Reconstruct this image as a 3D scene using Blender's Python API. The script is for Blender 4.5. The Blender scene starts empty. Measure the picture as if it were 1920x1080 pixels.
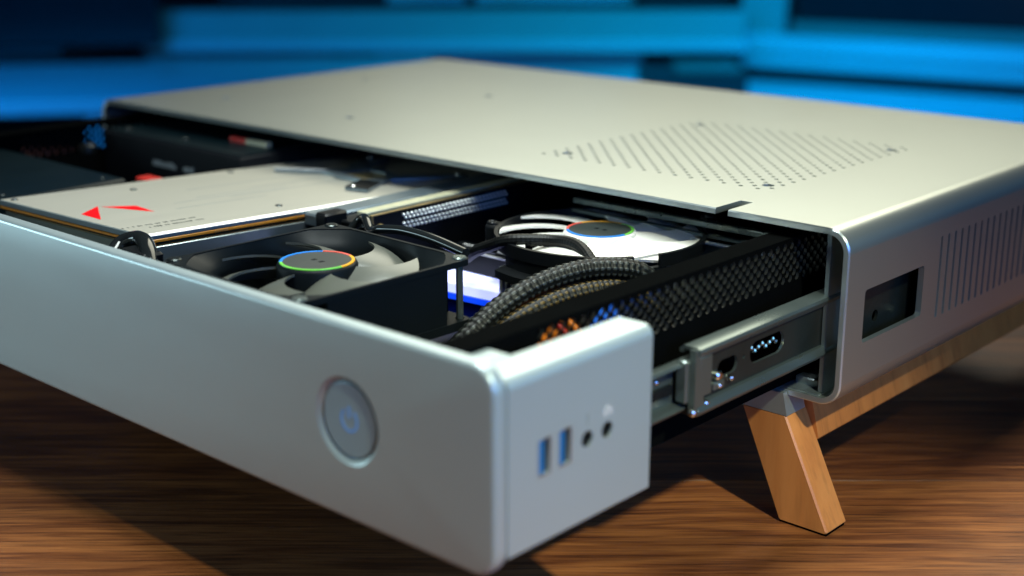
import bpy, bmesh, math, random
from math import sin, cos, pi, radians, hypot, atan2, sqrt
from mathutils import Vector, Matrix
random.seed(7)
S = 0.001                                   # everything below is written in millimetres
scene = bpy.context.scene
COL = scene.collection

# ------------------------------------------------------------------ camera
YAW, PITCH = -0.7348, 0.2818
CAM = Vector((222.455, -420.966, 178.906))
cd = bpy.data.cameras.new('camera'); cam = bpy.data.objects.new('camera', cd); COL.objects.link(cam)
cam.location = CAM * S
cam.rotation_euler = (pi/2 - PITCH, 0, -YAW)
cd.sensor_width = 36.0; cd.lens = 2577.8/1920*36
cd.clip_start = 0.01; cd.clip_end = 60
cd.dof.use_dof = True; cd.dof.focus_distance = 0.508; cd.dof.aperture_fstop = 6.3
scene.camera = cam
scene.render.resolution_x, scene.render.resolution_y = 1024, 576
scene.render.engine = 'CYCLES'
scene.view_settings.view_transform = 'Standard'; scene.view_settings.look = 'None'
scene.view_settings.exposure = 0.0; scene.view_settings.gamma = 1.0

# ------------------------------------------------------------------ world and lamps
w = bpy.data.worlds.new('World'); scene.world = w; w.use_nodes = True
w.node_tree.nodes['Background'].inputs[0].default_value = (0.10, 0.38, 1.0, 1)
w.node_tree.nodes['Background'].inputs[1].default_value = 0.03
FH = Vector((sin(YAW), cos(YAW), 0)); RH = Vector((cos(YAW), -sin(YAW), 0))   # room axes: away from / across the desk

def room(a, b, z):
    p = CAM + RH*a + FH*b
    return Vector((p.x, p.y, z))

def area(name, loc, target, sx, sy, power, color, spread=180):
    l = bpy.data.lights.new(name, 'AREA'); l.shape = 'RECTANGLE'; l.size = sx*S; l.size_y = sy*S
    l.energy = power; l.color = color; l.spread = radians(spread)
    o = bpy.data.objects.new(name, l); COL.objects.link(o); o.location = Vector(loc)*S
    o.rotation_euler = (Vector(target)-Vector(loc)).to_track_quat('-Z', 'Y').to_euler()
    return o

def spot(name, loc, target, power, color, size, blend, rad):
    l = bpy.data.lights.new(name, 'SPOT'); l.energy = power; l.color = color
    l.spot_size = radians(size); l.spot_blend = blend; l.shadow_soft_size = rad*S
    o = bpy.data.objects.new(name, l); COL.objects.link(o); o.location = Vector(loc)*S
    o.rotation_euler = (Vector(target)-Vector(loc)).to_track_quat('-Z', 'Y').to_euler()
    return o

key = spot('key_lamp', (620, -330, 740), (15, -95, -30), 44, (.94, 1.0, .72), 24, 1.0, 20)
top = area('rear_softbox', (-480, 640, 700), (-170, 60, 65), 800, 560, 2.55, (1.0, .98, .78), 120)
over = area('overhead_fill', (-130, -90, 600), (-120, -90, 60), 360, 200, 2.1, (.90, 1.0, .97), 110)  # unseen lamp added to brighten upward faces near the drawer front
fill = area('front_softbox', (-640, -430, 95), (-330, -179, 35), 300, 160, .5, (.64, .92, 1.0), 120)
cool = area('right_fill', (430, -260, 190), (0, -140, 30), 200, 200, .2, (.1, .3, 1.0), 70)  # unseen cool fill added for the side of the port block
side = area('side_fill', (950, 260, 260), (0, 60, 30), 700, 500, .8, (.18, .55, 1.0), 100)  # unseen cool lamp added to offset brown reflections on the shell side
area('blue_strip_right', room(700, 2150, 420), room(700, 2500, -140), 700, 120, 3.1, (.0, .34, 1.0), 130)
area('blue_strip_centre', room(260, 2050, 420), room(260, 2650, -90), 500, 120, 1.6, (.0, .60, 1.0), 130)
area('blue_strip_left', room(-900, 1550, 300), room(-700, 2200, -120), 700, 120, 3.2, (.0, .30, 1.0), 130)

# ------------------------------------------------------------------ materials
def _nt(name):
    m = bpy.data.materials.new(name); m.use_nodes = True
    return m, m.node_tree, m.node_tree.nodes['Principled BSDF']

def mat(name, base, metal=0.0, rough=0.5, var=0.06, vscale=60, bump=0.0, bscale=800, emis=None, estr=0, coat=0, spec=0.5, stretch=(1, 1, 1), rvar=.06):
    m, nt, b = _nt(name)
    b.inputs['Metallic'].default_value = metal
    b.inputs['Roughness'].default_value = rough
    b.inputs['Specular IOR Level'].default_value = spec
    if coat: b.inputs['Coat Weight'].default_value = coat; b.inputs['Coat Roughness'].default_value = .08
    tc = nt.nodes.new('ShaderNodeTexCoord'); mp = nt.nodes.new('ShaderNodeMapping')
    mp.inputs['Scale'].default_value = stretch
    nt.links.new(tc.outputs['Object'], mp.inputs['Vector'])
    n = nt.nodes.new('ShaderNodeTexNoise'); n.inputs['Scale'].default_value = vscale; n.inputs['Detail'].default_value = 6
    nt.links.new(mp.outputs[0], n.inputs['Vector'])
    mr = nt.nodes.new('ShaderNodeMapRange'); mr.inputs['To Min'].default_value = 1-var*2; mr.inputs['To Max'].default_value = 1+var*2
    nt.links.new(n.outputs['Fac'], mr.inputs['Value'])
    mx = nt.nodes.new('ShaderNodeVectorMath'); mx.operation = 'SCALE'; mx.inputs[0].default_value = base
    nt.links.new(mr.outputs[0], mx.inputs['Scale']); nt.links.new(mx.outputs[0], b.inputs['Base Color'])
    mr2 = nt.nodes.new('ShaderNodeMapRange'); mr2.inputs['To Min'].default_value = max(.02, rough-rvar); mr2.inputs['To Max'].default_value = min(1, rough+rvar)
    nt.links.new(n.outputs['Fac'], mr2.inputs['Value']); nt.links.new(mr2.outputs[0], b.inputs['Roughness'])
    if bump:
        n2 = nt.nodes.new('ShaderNodeTexNoise'); n2.inputs['Scale'].default_value = bscale; n2.inputs['Detail'].default_value = 4
        nt.links.new(mp.outputs[0], n2.inputs['Vector'])
        bp = nt.nodes.new('ShaderNodeBump'); bp.inputs['Strength'].default_value = bump; bp.inputs['Distance'].default_value = .0004
        nt.links.new(n2.outputs['Fac'], bp.inputs['Height']); nt.links.new(bp.outputs[0], b.inputs['Normal'])
    if emis:
        b.inputs['Emission Color'].default_value = (*emis, 1); b.inputs['Emission Strength'].default_value = estr
    return m

def wood(name, ramp, grain=(3, 60, 60), dist=1.5, rough=.45, pore=.35, fleck=0.0, rings=14):
    m, nt, b = _nt(name)
    N = nt.nodes.new; L = nt.links.new
    tc = N('ShaderNodeTexCoord'); oi = N('ShaderNodeObjectInfo')
    add = N('ShaderNodeVectorMath'); add.operation = 'ADD'
    off = N('ShaderNodeVectorMath'); off.operation = 'SCALE'; off.inputs[0].default_value = (3.1, 7.7, 5.3)
    L(oi.outputs['Random'], off.inputs['Scale']); L(tc.outputs['Object'], add.inputs[0]); L(off.outputs[0], add.inputs[1])
    wn = N('ShaderNodeTexNoise'); wn.inputs['Scale'].default_value = grain[0]*.6 if grain[0] < grain[1] else 8; wn.inputs['Detail'].default_value = 2; L(add.outputs[0], wn.inputs['Vector'])
    wm = N('ShaderNodeVectorMath'); wm.operation = 'MULTIPLY_ADD'; wm.inputs[1].default_value = (0, .010, 0) if grain[0] < grain[1] else (.01, .01, 0); L(wn.outputs['Color'], wm.inputs[0]); L(add.outputs[0], wm.inputs[2])
    add = wm
    mp = N('ShaderNodeMapping'); mp.inputs['Scale'].default_value = grain; L(add.outputs[0], mp.inputs[0])
    mpw = N('ShaderNodeMapping'); mpw.inputs['Scale'].default_value = (grain[0]*.35, grain[1]*.12, grain[2]*.12); L(add.outputs[0], mpw.inputs[0])
    n0 = N('ShaderNodeTexNoise'); n0.inputs['Scale'].default_value = 1.0; n0.inputs['Detail'].default_value = 3; L(mpw.outputs[0], n0.inputs['Vector'])
    # growth rings: sine of a slow distorted field
    mul = N('ShaderNodeMath'); mul.operation = 'MULTIPLY'; mul.inputs[1].default_value = rings*6.28; L(n0.outputs['Fac'], mul.inputs[0])
    sn = N('ShaderNodeMath'); sn.operation = 'SINE'; L(mul.outputs[0], sn.inputs[0])
    n1 = N('ShaderNodeTexNoise'); n1.inputs['Scale'].default_value = 2.0; n1.inputs['Detail'].default_value = 8; n1.inputs['Roughness'].default_value = .65
    n1.inputs['Distortion'].default_value = dist*.2; L(mp.outputs[0], n1.inputs['Vector'])
    s2 = N('ShaderNodeMath'); s2.operation = 'MULTIPLY_ADD'; s2.inputs[1].default_value = .075; L(sn.outputs[0], s2.inputs[0]); L(n1.outputs['Fac'], s2.inputs[2])
    br = N('ShaderNodeMath'); br.operation = 'MULTIPLY_ADD'; br.inputs[1].default_value = .16; L(oi.outputs['Random'], br.inputs[0]); L(s2.outputs[0], br.inputs[2])
    cr = N('ShaderNodeValToRGB'); L(br.outputs[0], cr.inputs[0])
    el = cr.color_ramp.elements
    while len(el) < len(ramp): el.new(.5)
    for e, (p, c) in zip(el, ramp): e.position = p; e.color = (*c, 1)
    # broad light and dark patches of the board
    mp3 = N('ShaderNodeMapping'); mp3.inputs['Scale'].default_value = (grain[0]*.5, grain[1]*.035, grain[2]*.035); L(add.outputs[0], mp3.inputs[0])
    n3 = N('ShaderNodeTexNoise'); n3.inputs['Scale'].default_value = 1.0; n3.inputs['Detail'].default_value = 4; n3.inputs['Distortion'].default_value = .6; L(mp3.outputs[0], n3.inputs['Vector'])
    mr3 = N('ShaderNodeMapRange'); mr3.inputs['From Min'].default_value = .3; mr3.inputs['From Max'].default_value = .7
    mr3.inputs['To Min'].default_value = 1-pore*.9; mr3.inputs['To Max'].default_value = 1+pore*.45; L(n3.outputs['Fac'], mr3.inputs['Value'])
    # fine pores
    mp2 = N('ShaderNodeMapping'); mp2.inputs['Scale'].default_value = (grain[0]*3.5, grain[1]*5.5, grain[2]*5.5); L(add.outputs[0], mp2.inputs[0])
    n2 = N('ShaderNodeTexNoise'); n2.inputs['Scale'].default_value = 1.0; n2.inputs['Detail'].default_value = 2; L(mp2.outputs[0], n2.inputs['Vector'])
    mr = N('ShaderNodeMapRange'); mr.inputs['From Min'].default_value = .32; mr.inputs['From Max'].default_value = .48; mr.inputs['To Min'].default_value = 1-pore
    L(n2.outputs['Fac'], mr.inputs['Value'])
    mm = N('ShaderNodeMath'); mm.operation = 'MULTIPLY'; L(mr.outputs[0], mm.inputs[0]); L(mr3.outputs[0], mm.inputs[1])
    sc = N('ShaderNodeVectorMath'); sc.operation = 'SCALE'; L(cr.outputs[0], sc.inputs[0]); L(mm.outputs[0], sc.inputs['Scale'])
    L(sc.outputs[0], b.inputs['Base Color'])
    b.inputs['Roughness'].default_value = rough
    bp = N('ShaderNodeBump'); bp.inputs['Strength'].default_value = .25; bp.inputs['Distance'].default_value = .0003
    L(mr.outputs[0], bp.inputs['Height']); L(bp.outputs[0], b.inputs['Normal'])
    return m

M = dict(
 shell=mat('champagne_aluminium', (.66, .69, .63), .92, .36, .004, 30, .03, 2600, rvar=.006),
 rim=mat('shell_cut_edge', (.56, .62, .62), .8, .3, .01),
 plate=mat('silver_front_paint', (.44, .52, .53), .5, .36, .01, 14, .08, 3000, rvar=.035),
 inner=mat('inner_steel', (.30, .36, .38), .8, .38, .05, 50),
 black=mat('black_powder_coat', (.0028, .003, .003), .0, .6, .1, 90, .3, 2500, spec=.0),
 blacks=mat('black_satin_plastic', (.006, .007, .008), .0, .36, .1, 80, .1, 1500, spec=.2),
 fanblade=mat('fan_blade_grey', (.10, .105, .088), 0, .3, .04, 60),
 fanframe=mat('fan_frame_grey', (.0065, .009, .0105), 0, .42, .06, 70, spec=.09),
 white=mat('white_fan_plastic', (.80, .78, .72), 0, .3, .02, 30),
 steel=mat('zinc_steel', (.20, .24, .225), .8, .28, .04, 70, .03, 600, rvar=.03),
 web=mat('slide_web', (.05, .06, .055), .75, .34, .15, 60, .1, 600),
 lining=mat('grey_lining', (.20, .22, .21), .6, .4, .05, 50),
 bdisc=mat('button_disc', (.34, .46, .52), .4, .4, .01, 30),
 steeld=mat('dark_zinc_steel', (.07, .08, .078), .9, .32, .12, 60, .1, 600),
 chrome=mat('bright_screw', (.85, .85, .8), 1, .18),
 gold=mat('gold_edge', (.75, .55, .25), .9, .3),
 orange=mat('orange_circuit_edge', (.72, .26, .015), 0, .4, .08, 400),
 backp=mat('brushed_backplate', (.60, .57, .48), .4, .36, .045, 420, .15, 900, stretch=(1, .04, 1)),
 backs=mat('backplate_side', (.20, .25, .28), .6, .35),
 chamf=mat('polished_chamfer', (.95, .95, .93), .4, .25),
 shroud=mat('silver_shroud', (.26, .30, .29), .7, .34, .06, 50),
 red=mat('red_print', (.78, .002, .006), 0, .5, spec=.1),
 ink=mat('dark_print', (.02, .025, .025), 0, .5),
 pcb=mat('black_circuit_board', (.004, .005, .007), 0, .5, .15, 200, .3, 900, spec=.15),
 solder=mat('solder', (.85, .87, .85), .3, .3),
 beige=mat('ivory_connector', (.52, .50, .33), 0, .4, .12, 300),
 bronze=mat('bronze_plate', (.55, .44, .22), .5, .4),
 glow=mat('lit_cover', (.7, .7, .9), 0, .4, emis=(.42, .47, 1.0), estr=1.25),  # emission stands in for blue LED light on the white cover
 glowrim=mat('blue_fringe_glow', (.02, .05, .5), 0, .4, emis=(.0, .06, 1.0), estr=.9),  # emission stands in for the blue fringe of light round the cover
 power=mat('power_light', (.16, .34, .60), 0, .5, emis=(.05, .18, .60), estr=.2),
 usb=mat('usb_blue', (.0, .13, .33), 0, .4, emis=(.0, .05, .16), estr=.0),
 hole=mat('port_dark', (.006, .006, .007), 0, .5),
 rblue=mat('ring_blue', (.01, .22, .72), 0, .35), rred=mat('ring_red', (.78, .10, .07), 0, .35),
 rorange=mat('ring_orange', (.85, .38, .01), 0, .35), rgreen=mat('ring_green', (.15, .55, .06), 0, .35),
 hub=mat('hub_sticker', (.035, .043, .04), .1, .4, .05),
 braid=mat('braid_dark', (.005, .0055, .005), 0, .45, .2, 300, spec=.2),
 braidl=mat('braid_light', (.040, .045, .042), .0, .36, .2, 150, spec=.3),
 braidy=mat('braid_yellow', (.08, .05, .010), 0, .4, .2, 150, spec=.2),
 gloss=mat('glossy_cable', (.012, .014, .014), 0, .12, .1, 60),
 wred=mat('red_wire', (.55, .03, .02), 0, .35), worange=mat('orange_wire', (.85, .22, .01), 0, .35, emis=(.9, .25, .01), estr=.35),  # orange wire is no lamp; glow added so it shows as bright dots
 wyellow=mat('yellow_wire', (.8, .5, .02), 0, .35), wblue=mat('blue_wire', (.02, .16, .8), 0, .35, emis=(.02, .2, 1.), estr=.5),  # blue wire is no lamp; glow added so it shows as bright dots
 fins=mat('cooler_fins', (.35, .37, .37), .8, .35),
 tealbox=mat('dark_teal_enclosure', (.003, .009, .012), .0, .4, .1, 40, spec=.12),
 psu=mat('power_supply_black', (.006, .007, .009), .0, .5, .1, 50, spec=.1), cut=mat('hole_edge_glint', (.15, .15, .14), .8, .3),  # hole walls made of brighter metal to stand in for glints
 grey=mat('grey_print', (.25, .28, .28), 0, .5),
 wallbg=mat('room_wall', (.16, .22, .26), 0, .7, .1, 3),
 floorbg=mat('room_floor', (.10, .11, .12), 0, .6, .1, 3),
 furn=mat('white_lacquer', (.62, .68, .72), 0, .38, .06, 4),
 furnt=mat('grey_green_lacquer', (.30, .40, .38), 0, .45, .08, 4),
 screen=mat('dark_screen', (.012, .014, .018), 0, .2),
 darkf=mat('dark_cabinet', (.03, .035, .04), 0, .45, .1, 5),
 brownf=mat('brown_board', (.22, .19, .17), 0, .5, .1, 5),
 walnut=wood('walnut_board', [(.30, (.060, .016, .005)), (.46, (.125, .034, .009)), (.60, (.235, .072, .019)), (.80, (.39, .135, .036))], (13, 420, 420), 1.0, .44, .50, rings=6),
 beech=wood('beech_wood', [(.25, (.42, .135, .032)), (.5, (.54, .19, .047)), (.8, (.62, .24, .065))], (60, 60, 5), .4, .42, .18, rings=4),
)

# ------------------------------------------------------------------ building helpers
class Bm:
    def __init__(self): self.v = []; self.f = []; self.mi = []
    def add(self, vs, fs, mi=0):
        o = len(self.v); self.v += [tuple(p) for p in vs]; self.f += [tuple(i+o for i in f) for f in fs]; self.mi += [mi]*len(fs); return self
    def box(self, x0, x1, y0, y1, z0, z1, mi=0, ch=0.0):
        if ch:
            return self.prism([(x0+ch, y0), (x1-ch, y0), (x1, y0+ch), (x1, y1-ch), (x1-ch, y1), (x0+ch, y1), (x0, y1-ch), (x0, y0+ch)], z0, z1, mi, ch)
        vs = [(x, y, z) for z in (z0, z1) for y in (y0, y1) for x in (x0, x1)]
        return self.add(vs, [(0, 2, 3, 1), (4, 5, 7, 6), (0, 1, 5, 4), (1, 3, 7, 5), (3, 2, 6, 7), (2, 0, 4, 6)], mi)
    def prism(self, pts, z0, z1, mi=0, ch=0.0, M_=None):
        """pts counter-clockwise in xy; ch chamfers the top and bottom edges"""
        n = len(pts)
        def inset(d):
            out = []
            for i in range(n):
                a = Vector(pts[i-1]); b = Vector(pts[i]); c = Vector(pts[(i+1) % n])
                d1 = (b-a).normalized(); d2 = (c-b).normalized()
                n1 = Vector((-d1.y, d1.x)); n2 = Vector((-d2.y, d2.x)); k = n1+n2
                k = k/max(k.dot(n1), .2); out.append(tuple(b+k*d))
            return out
        if ch: rings = [(inset(ch), z0), (pts, z0+ch), (pts, z1-ch), (inset(ch), z1)]
        else: rings = [(pts, z0), (pts, z1)]
        vs = [(p[0], p[1], z) for r, z in rings for p in r]
        if M_: vs = [tuple(M_ @ Vector(q)) for q in vs]
        fs = []
        for k in range(len(rings)-1):
            for i in range(n): j = (i+1) % n; fs.append((k*n+i, k*n+j, (k+1)*n+j, (k+1)*n+i))
        fs.append(tuple(range(n-1, -1, -1))); fs.append(tuple((len(rings)-1)*n+i for i in range(n)))
        return self.add(vs, fs, mi)
    def lathe(self, c, prof, n=32, ax='z', mi=0, a0=0, a1=2*pi):
        """prof: list of (radius, height)"""
        full = abs(a1-a0-2*pi) < 1e-6; m = n if full else n+1
        vs = []
        for r, h in prof:
            for i in range(m):
                t = a0+(a1-a0)*i/n; x, y = r*cos(t), r*sin(t)
                p = {'z': (x, y, h), 'y': (x, -h, y), 'x': (h, x, y)}[ax]
                vs.append((c[0]+p[0], c[1]+p[1], c[2]+p[2]))
        fs = []
        for k in range(len(prof)-1):
            for i in range(n if full else n): 
                j = (i+1) % m
                fs.append((k*m+i, k*m+j, (k+1)*m+j, (k+1)*m+i))
        return self.add(vs, fs, mi)
    def disc(self, c, r, h0, h1, n=24, ax='z', mi=0, ch=.0):
        ch = min(ch, r*.4)
        return self.lathe(c, [(0.001, h0), (r, h0), (r, h1-ch), (r-ch, h1), (0.001, h1)] if ch else [(0.001, h0), (r, h0), (r, h1), (0.001, h1)], n, ax, mi)
    def tube(self, pts, r, n=10, mi=0, fn=None, cap=True):
        pts = [Vector(p) for p in pts]; vs = []; up = Vector((0, 0, 1)); m = len(pts)
        t0 = (pts[1]-pts[0]).normalized(); nrm = t0.cross(up); nrm = nrm.normalized() if nrm.length > .1 else Vector((1, 0, 0))
        for k, p in enumerate(pts):
            t = (pts[min(k+1, m-1)]-pts[max(k-1, 0)]).normalized()
            nrm = (nrm-t*nrm.dot(t)).normalized(); bi = t.cross(nrm)
            for i in range(n):
                a = 2*pi*i/n; rr = r if fn is None else fn(k, i)
                vs.append(p+(nrm*cos(a)+bi*sin(a))*rr)
        fs = [(k*n+i, k*n+(i+1) % n, (k+1)*n+(i+1) % n, (k+1)*n+i) for k in range(m-1) for i in range(n)]
        if cap: fs += [tuple(range(n-1, -1, -1)), tuple((m-1)*n+i for i in range(n))]
        o = len(self.f); self.add(vs, fs, mi); return o
    def sheet(self, outer, holes, t, fn, mi=0, ends=True, hmi=None):
        """flat sheet with real holes; outer ccw, fn(u,v,w)->xyz, w from 0 (front) to t (back)"""
        bm = bmesh.new(); loops = [outer]+holes; vl = []
        for lp in loops:
            vv = [bm.verts.new((u, v, 0)) for u, v in lp]; vl.append(vv)
            for i in range(len(vv)): bm.edges.new((vv[i], vv[(i+1) % len(vv)]))
        bmesh.ops.triangle_fill(bm, use_beauty=True, use_dissolve=False, edges=bm.edges[:])
        bm.verts.index_update(); nv = len(bm.verts)
        uv = [(v.co.x, v.co.y) for v in bm.verts]; tri = []
        for f in bm.faces:
            ix = [v.index for v in f.verts]
            a, b, c = [uv[i] for i in ix]
            if (b[0]-a[0])*(c[1]-a[1])-(b[1]-a[1])*(c[0]-a[0]) < 0: ix.reverse()
            tri.append(tuple(ix))
        bm.free()
        vs = [fn(u, v, 0) for u, v in uv]+[fn(u, v, t) for u, v in uv]
        fs = tri+[tuple(i+nv for i in reversed(f)) for f in tri]
        nf = len(fs); k = 0
        for li, lp in enumerate(loops):
            n = len(lp)
            if ends or li:
                for i in range(n): a = k+i; b = k+(i+1) % n; fs.append((a, a+nv, b+nv, b))
            k += n
            if li == 0: nh = len(fs)
        self.add(vs, fs, mi)
        if hmi is not None:
            o = len(self.mi)-len(fs)
            for i in range(o+nh, len(self.mi)): self.mi[i] = hmi
        return self

def finish(name, b, mats, parent=None, origin=(0, 0, 0), ang=35, smooth=True):
    me = bpy.data.meshes.new(name)
    me.from_pydata([((v[0]-origin[0])*S, (v[1]-origin[1])*S, (v[2]-origin[2])*S) for v in b.v], [], b.f)
    if not isinstance(mats, (list, tuple)): mats = [mats]
    for m in mats: me.materials.append(m)
    me.polygons.foreach_set('material_index', b.mi)
    bm = bmesh.new(); bm.from_mesh(me); bmesh.ops.remove_doubles(bm, verts=bm.verts[:], dist=2e-6)
    bmesh.ops.recalc_face_normals(bm, faces=bm.faces[:]); bm.to_mesh(me); bm.free()
    me.polygons.foreach_set('use_smooth', [smooth]*len(me.polygons))
    if smooth: me.set_sharp_from_angle(angle=radians(ang))
    o = bpy.data.objects.new(name, me); COL.objects.link(o)
    if parent: o.parent = parent
    return o

ORG = {}
def thing(name, label, cat, loc=(0, 0, 0), rot=(0, 0, 0), group=None):
    o = bpy.data.objects.new(name, None); COL.objects.link(o); o.empty_display_size = .01
    o.location = Vector(loc)*S; o.rotation_euler = rot
    o['label'] = label; o['category'] = cat
    if group: o['group'] = group
    ORG[o] = Vector(loc); return o

def part(name, b, m, parent, local=False, label=None, ang=35, smooth=True, kind=None):
    """a mesh child; its coordinates are world millimetres unless local"""
    root = parent
    while root.parent: root = root.parent
    o = finish(name, b, m, parent, (0, 0, 0) if local else ORG[root], ang, smooth)
    if label: o['label'] = label
    if kind: o['kind'] = kind
    return o

def tagm(o, label, cat, group=None):
    o['label'] = label; o['category'] = cat
    if group: o['group'] = group
    return o

def inst(src, parent, loc, rot=(0, 0, 0), name=None):
    c = src.copy(); COL.objects.link(c); c.parent = parent; c.location = Vector(loc)*S; c.rotation_euler = rot
    return c

def rrect(u0, u1, v0, v1, r, n=6):
    out = []
    for cx, cy, a in ((u1-r, v0+r, -pi/2), (u1-r, v1-r, 0), (u0+r, v1-r, pi/2), (u0+r, v0+r, pi)):
        for i in range(n+1): t = a+pi/2*i/n; out.append((cx+r*cos(t), cy+r*sin(t)))
    return out

def circ(u, v, r, n=10, ph=0): return [(u+r*cos(ph+2*pi*i/n), v+r*sin(ph+2*pi*i/n)) for i in range(n)]

def catmull(P, k=12):
    P = [Vector(p) for p in P]; P = [P[0]*2-P[1]]+P+[P[-1]*2-P[-2]]; out = []
    for i in range(1, len(P)-2):
        for j in range(k):
            t = j/k; a, b, c, d = P[i-1:i+3]
            out.append(.5*((2*b)+(c-a)*t+(2*a-5*b+4*c-d)*t*t+(-a+3*b-3*c+d)*t**3))
    out.append(P[-2]); return out

# ================================================================== DESK
DZ = -49.4
desk = thing('walnut_desk', 'dark walnut desk top of long boards under the silver computer case', 'desk', room(0, 650, DZ-30), (0, 0, -YAW))
bw = 92
for i in range(13):
    y0 = -600+i*bw
    b = Bm().box(-1150, 1150, y0+.12, y0+bw-.12, 0, 30, ch=.25)
    part('board', b, M['walnut'], desk, True)

# ================================================================== CASE SHELL
W, D, H, R_, T = 472.0, 264.0, 65.5, 8.5, 2.3
case = thing('computer_case', 'wide silver aluminium computer case with open front on a wooden stand', 'computer case', (-236, 132, 0))
b = Bm()
C0 = .5    # front edge chamfer
# top sheet with perforation, screw recesses and the notch at its front edge
xl, xr = -W+R_, -R_
holes = []
screws = [(-167.7, 48), (-63.2, 48), (-63.2, 152), (-167.7, 152), (-421.3, 49.4), (-316, 49.4), (-316, 155), (-421.3, 155)]
for j in range(32):
    for i in range(16):
        u = -175+i*8+(4 if j % 2 else 0); v = 40+j*4.05
        if u > -55.5 or v > 164: continue
        if any(hypot(u-sx, v-sy) < 4.2 for sx, sy in screws): continue
        holes.append(circ(u, v, 1.12, 8))
for sx, sy in screws: holes.append(circ(sx, sy, 2.6, 12))
outer = [(xl, C0), (-56, C0), (-56, 17), (-50.5, 17), (-50.5, C0), (xr, C0), (xr, D), (xl, D)]
b.sheet(outer, holes, T, lambda u, v, w_: (u, v, H-w_), ends=True)
# right side sheet with port window and vent slots
def slot(u, v0, v1, r=.9):
    return [(u+r*cos(t), v0+r+r*sin(t)) for t in [pi+pi*k/5 for k in range(6)]]+[(u+r*cos(t), v1-r+r*sin(t)) for t in [pi*k/5 for k in range(6)]]
sh = [rrect(13.5, 60, 21.5, 41.5, 1.6, 4)]+[slot(73.5+6.0*k, 17.5, 50.5) for k in range(28)]
outer = [(C0, R_), (D, R_), (D, H-R_), (C0, H-R_)]
b.sheet(outer, sh, T, lambda u, v, w_: (-w_, u, v), hmi=1)  # opening walls take the paler rim metal, standing in for lit edges
# left side, bottom, corner fillets, rear
b.sheet(outer, [], T, lambda u, v, w_: (-W+w_, u, v))
b.sheet([(xl, C0), (xr, C0), (xr, D), (xl, D)], [], T, lambda u, v, w_: (u, v, w_))
for cx, cz, a in ((-R_, H-R_, 0), (-W+R_, H-R_, pi/2), (-W+R_, R_, pi), (-R_, R_, 3*pi/2)):
    n = 8; vs = []
    for yy in (C0, D):
        for rr in (R_, R_-T):
            for i in range(n+1): t = a+pi/2*i/n; vs.append((cx+rr*cos(t), yy, cz+rr*sin(t)))
    m = n+1; fs = []
    for i in range(n): fs += [(i, i+1, 2*m+i+1, 2*m+i), (m+i, 3*m+i, 3*m+i+1, m+i+1), (2*m+i, 2*m+i+1, 3*m+i+1, 3*m+i)]
    b.add(vs, fs)
shell = part('shell', b, [M['shell'], M['rim']], case)
# cut front edge of the profile, chamfered (broken at the notch)
def prof(ins):
    return [(u-W, v) for u, v in rrect(ins, W-ins, ins, H-ins, max(R_-ins, .4), 8)]
p0, p1, p2 = prof(0), prof(C0), prof(T)
b = Bm(); n = len(p0)
def topcut(lst):
    return lst
vs = [(x, C0, z) for x, z in p0]+[(x, 0, z) for x, z in p1]+[(x, 0, z) for x, z in p2]+[(x, C0+.3, z) for x, z in p2]
fs = []
for i in range(n):
    j = (i+1) % n
    top_edge = p0[i][1] > H-.01 and p0[j][1] > H-.01
    for k in range(3):
        if top_edge: continue
        fs.append((k*n+i, k*n+j, (k+1)*n+j, (k+1)*n+i))
b.add(vs, fs)
for xa, xb in ((xl, -56), (-50.5, xr)):
    vs = [(x, y, z) for x in (xa, xb) for y, z in ((C0, H), (0, H-C0), (0, H-T), (C0+.3, H-T))]
    b.add(vs, [(0, 4, 5, 1), (1, 5, 6, 2), (2, 6, 7, 3), (0, 1, 2, 3), (4, 7, 6, 5)])
part('front_rim', b, M['rim'], case)
# screw heads under the top
b = Bm().disc((0, 0, 0), 2.45, -1.4, -.5, 14, ch=.3).disc((0, 0, 0), .9, -.52, -.45, 6)
sc0 = None
for i, (sx, sy) in enumerate(screws):
    c = Bm().disc((sx, sy, H-1.5), 2.3, -.5, .9, 14, ch=.3)
    part('screw', c, M['steeld'], case)
# rear wall, inner flange by the opening, floor standoff
b = Bm().box(-W+T, -T, D-3, D-1, T, H-T); part('rear_panel', b, M['black'], case)
b = Bm().box(-11, -9.4, 4, 18, 3, H-3.5).box(-9.4, -2.5, 16, 18, 3, H-3.5)
part('mounting_flange', b, M['inner'], case)
b = Bm()
b.sheet([(20, 5), (72, 5), (72, 47), (20, 47)], [circ(38.2, 24.8, 2.3, 14)], 1.2, lambda u, v, w_: (-8-w_, u, v))
part('slide_bracket', b, M['web'], case)
b = Bm().box(-23, -13, 8, 13.5, T, 5.5, ch=.5); part('standoff', b, M['inner'], case)
b = Bm().box(-W+12, -12, 22, D-6, H-4.4, H-3.4); part('top_lining', b, M['steeld'], case)  # lining greyed to stand in for light inside the vent holes
b = Bm().box(-3.4, -2.5, 68, 250, 10, 56); part('side_lining', b, M['lining'], case)
b = Bm().box(-60, -9.5, 1.5, 70, T, T+.5); part('lit_floor_sheet', b, M['inner'], case)  # paler sheet added to stand in for light on the case floor

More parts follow.
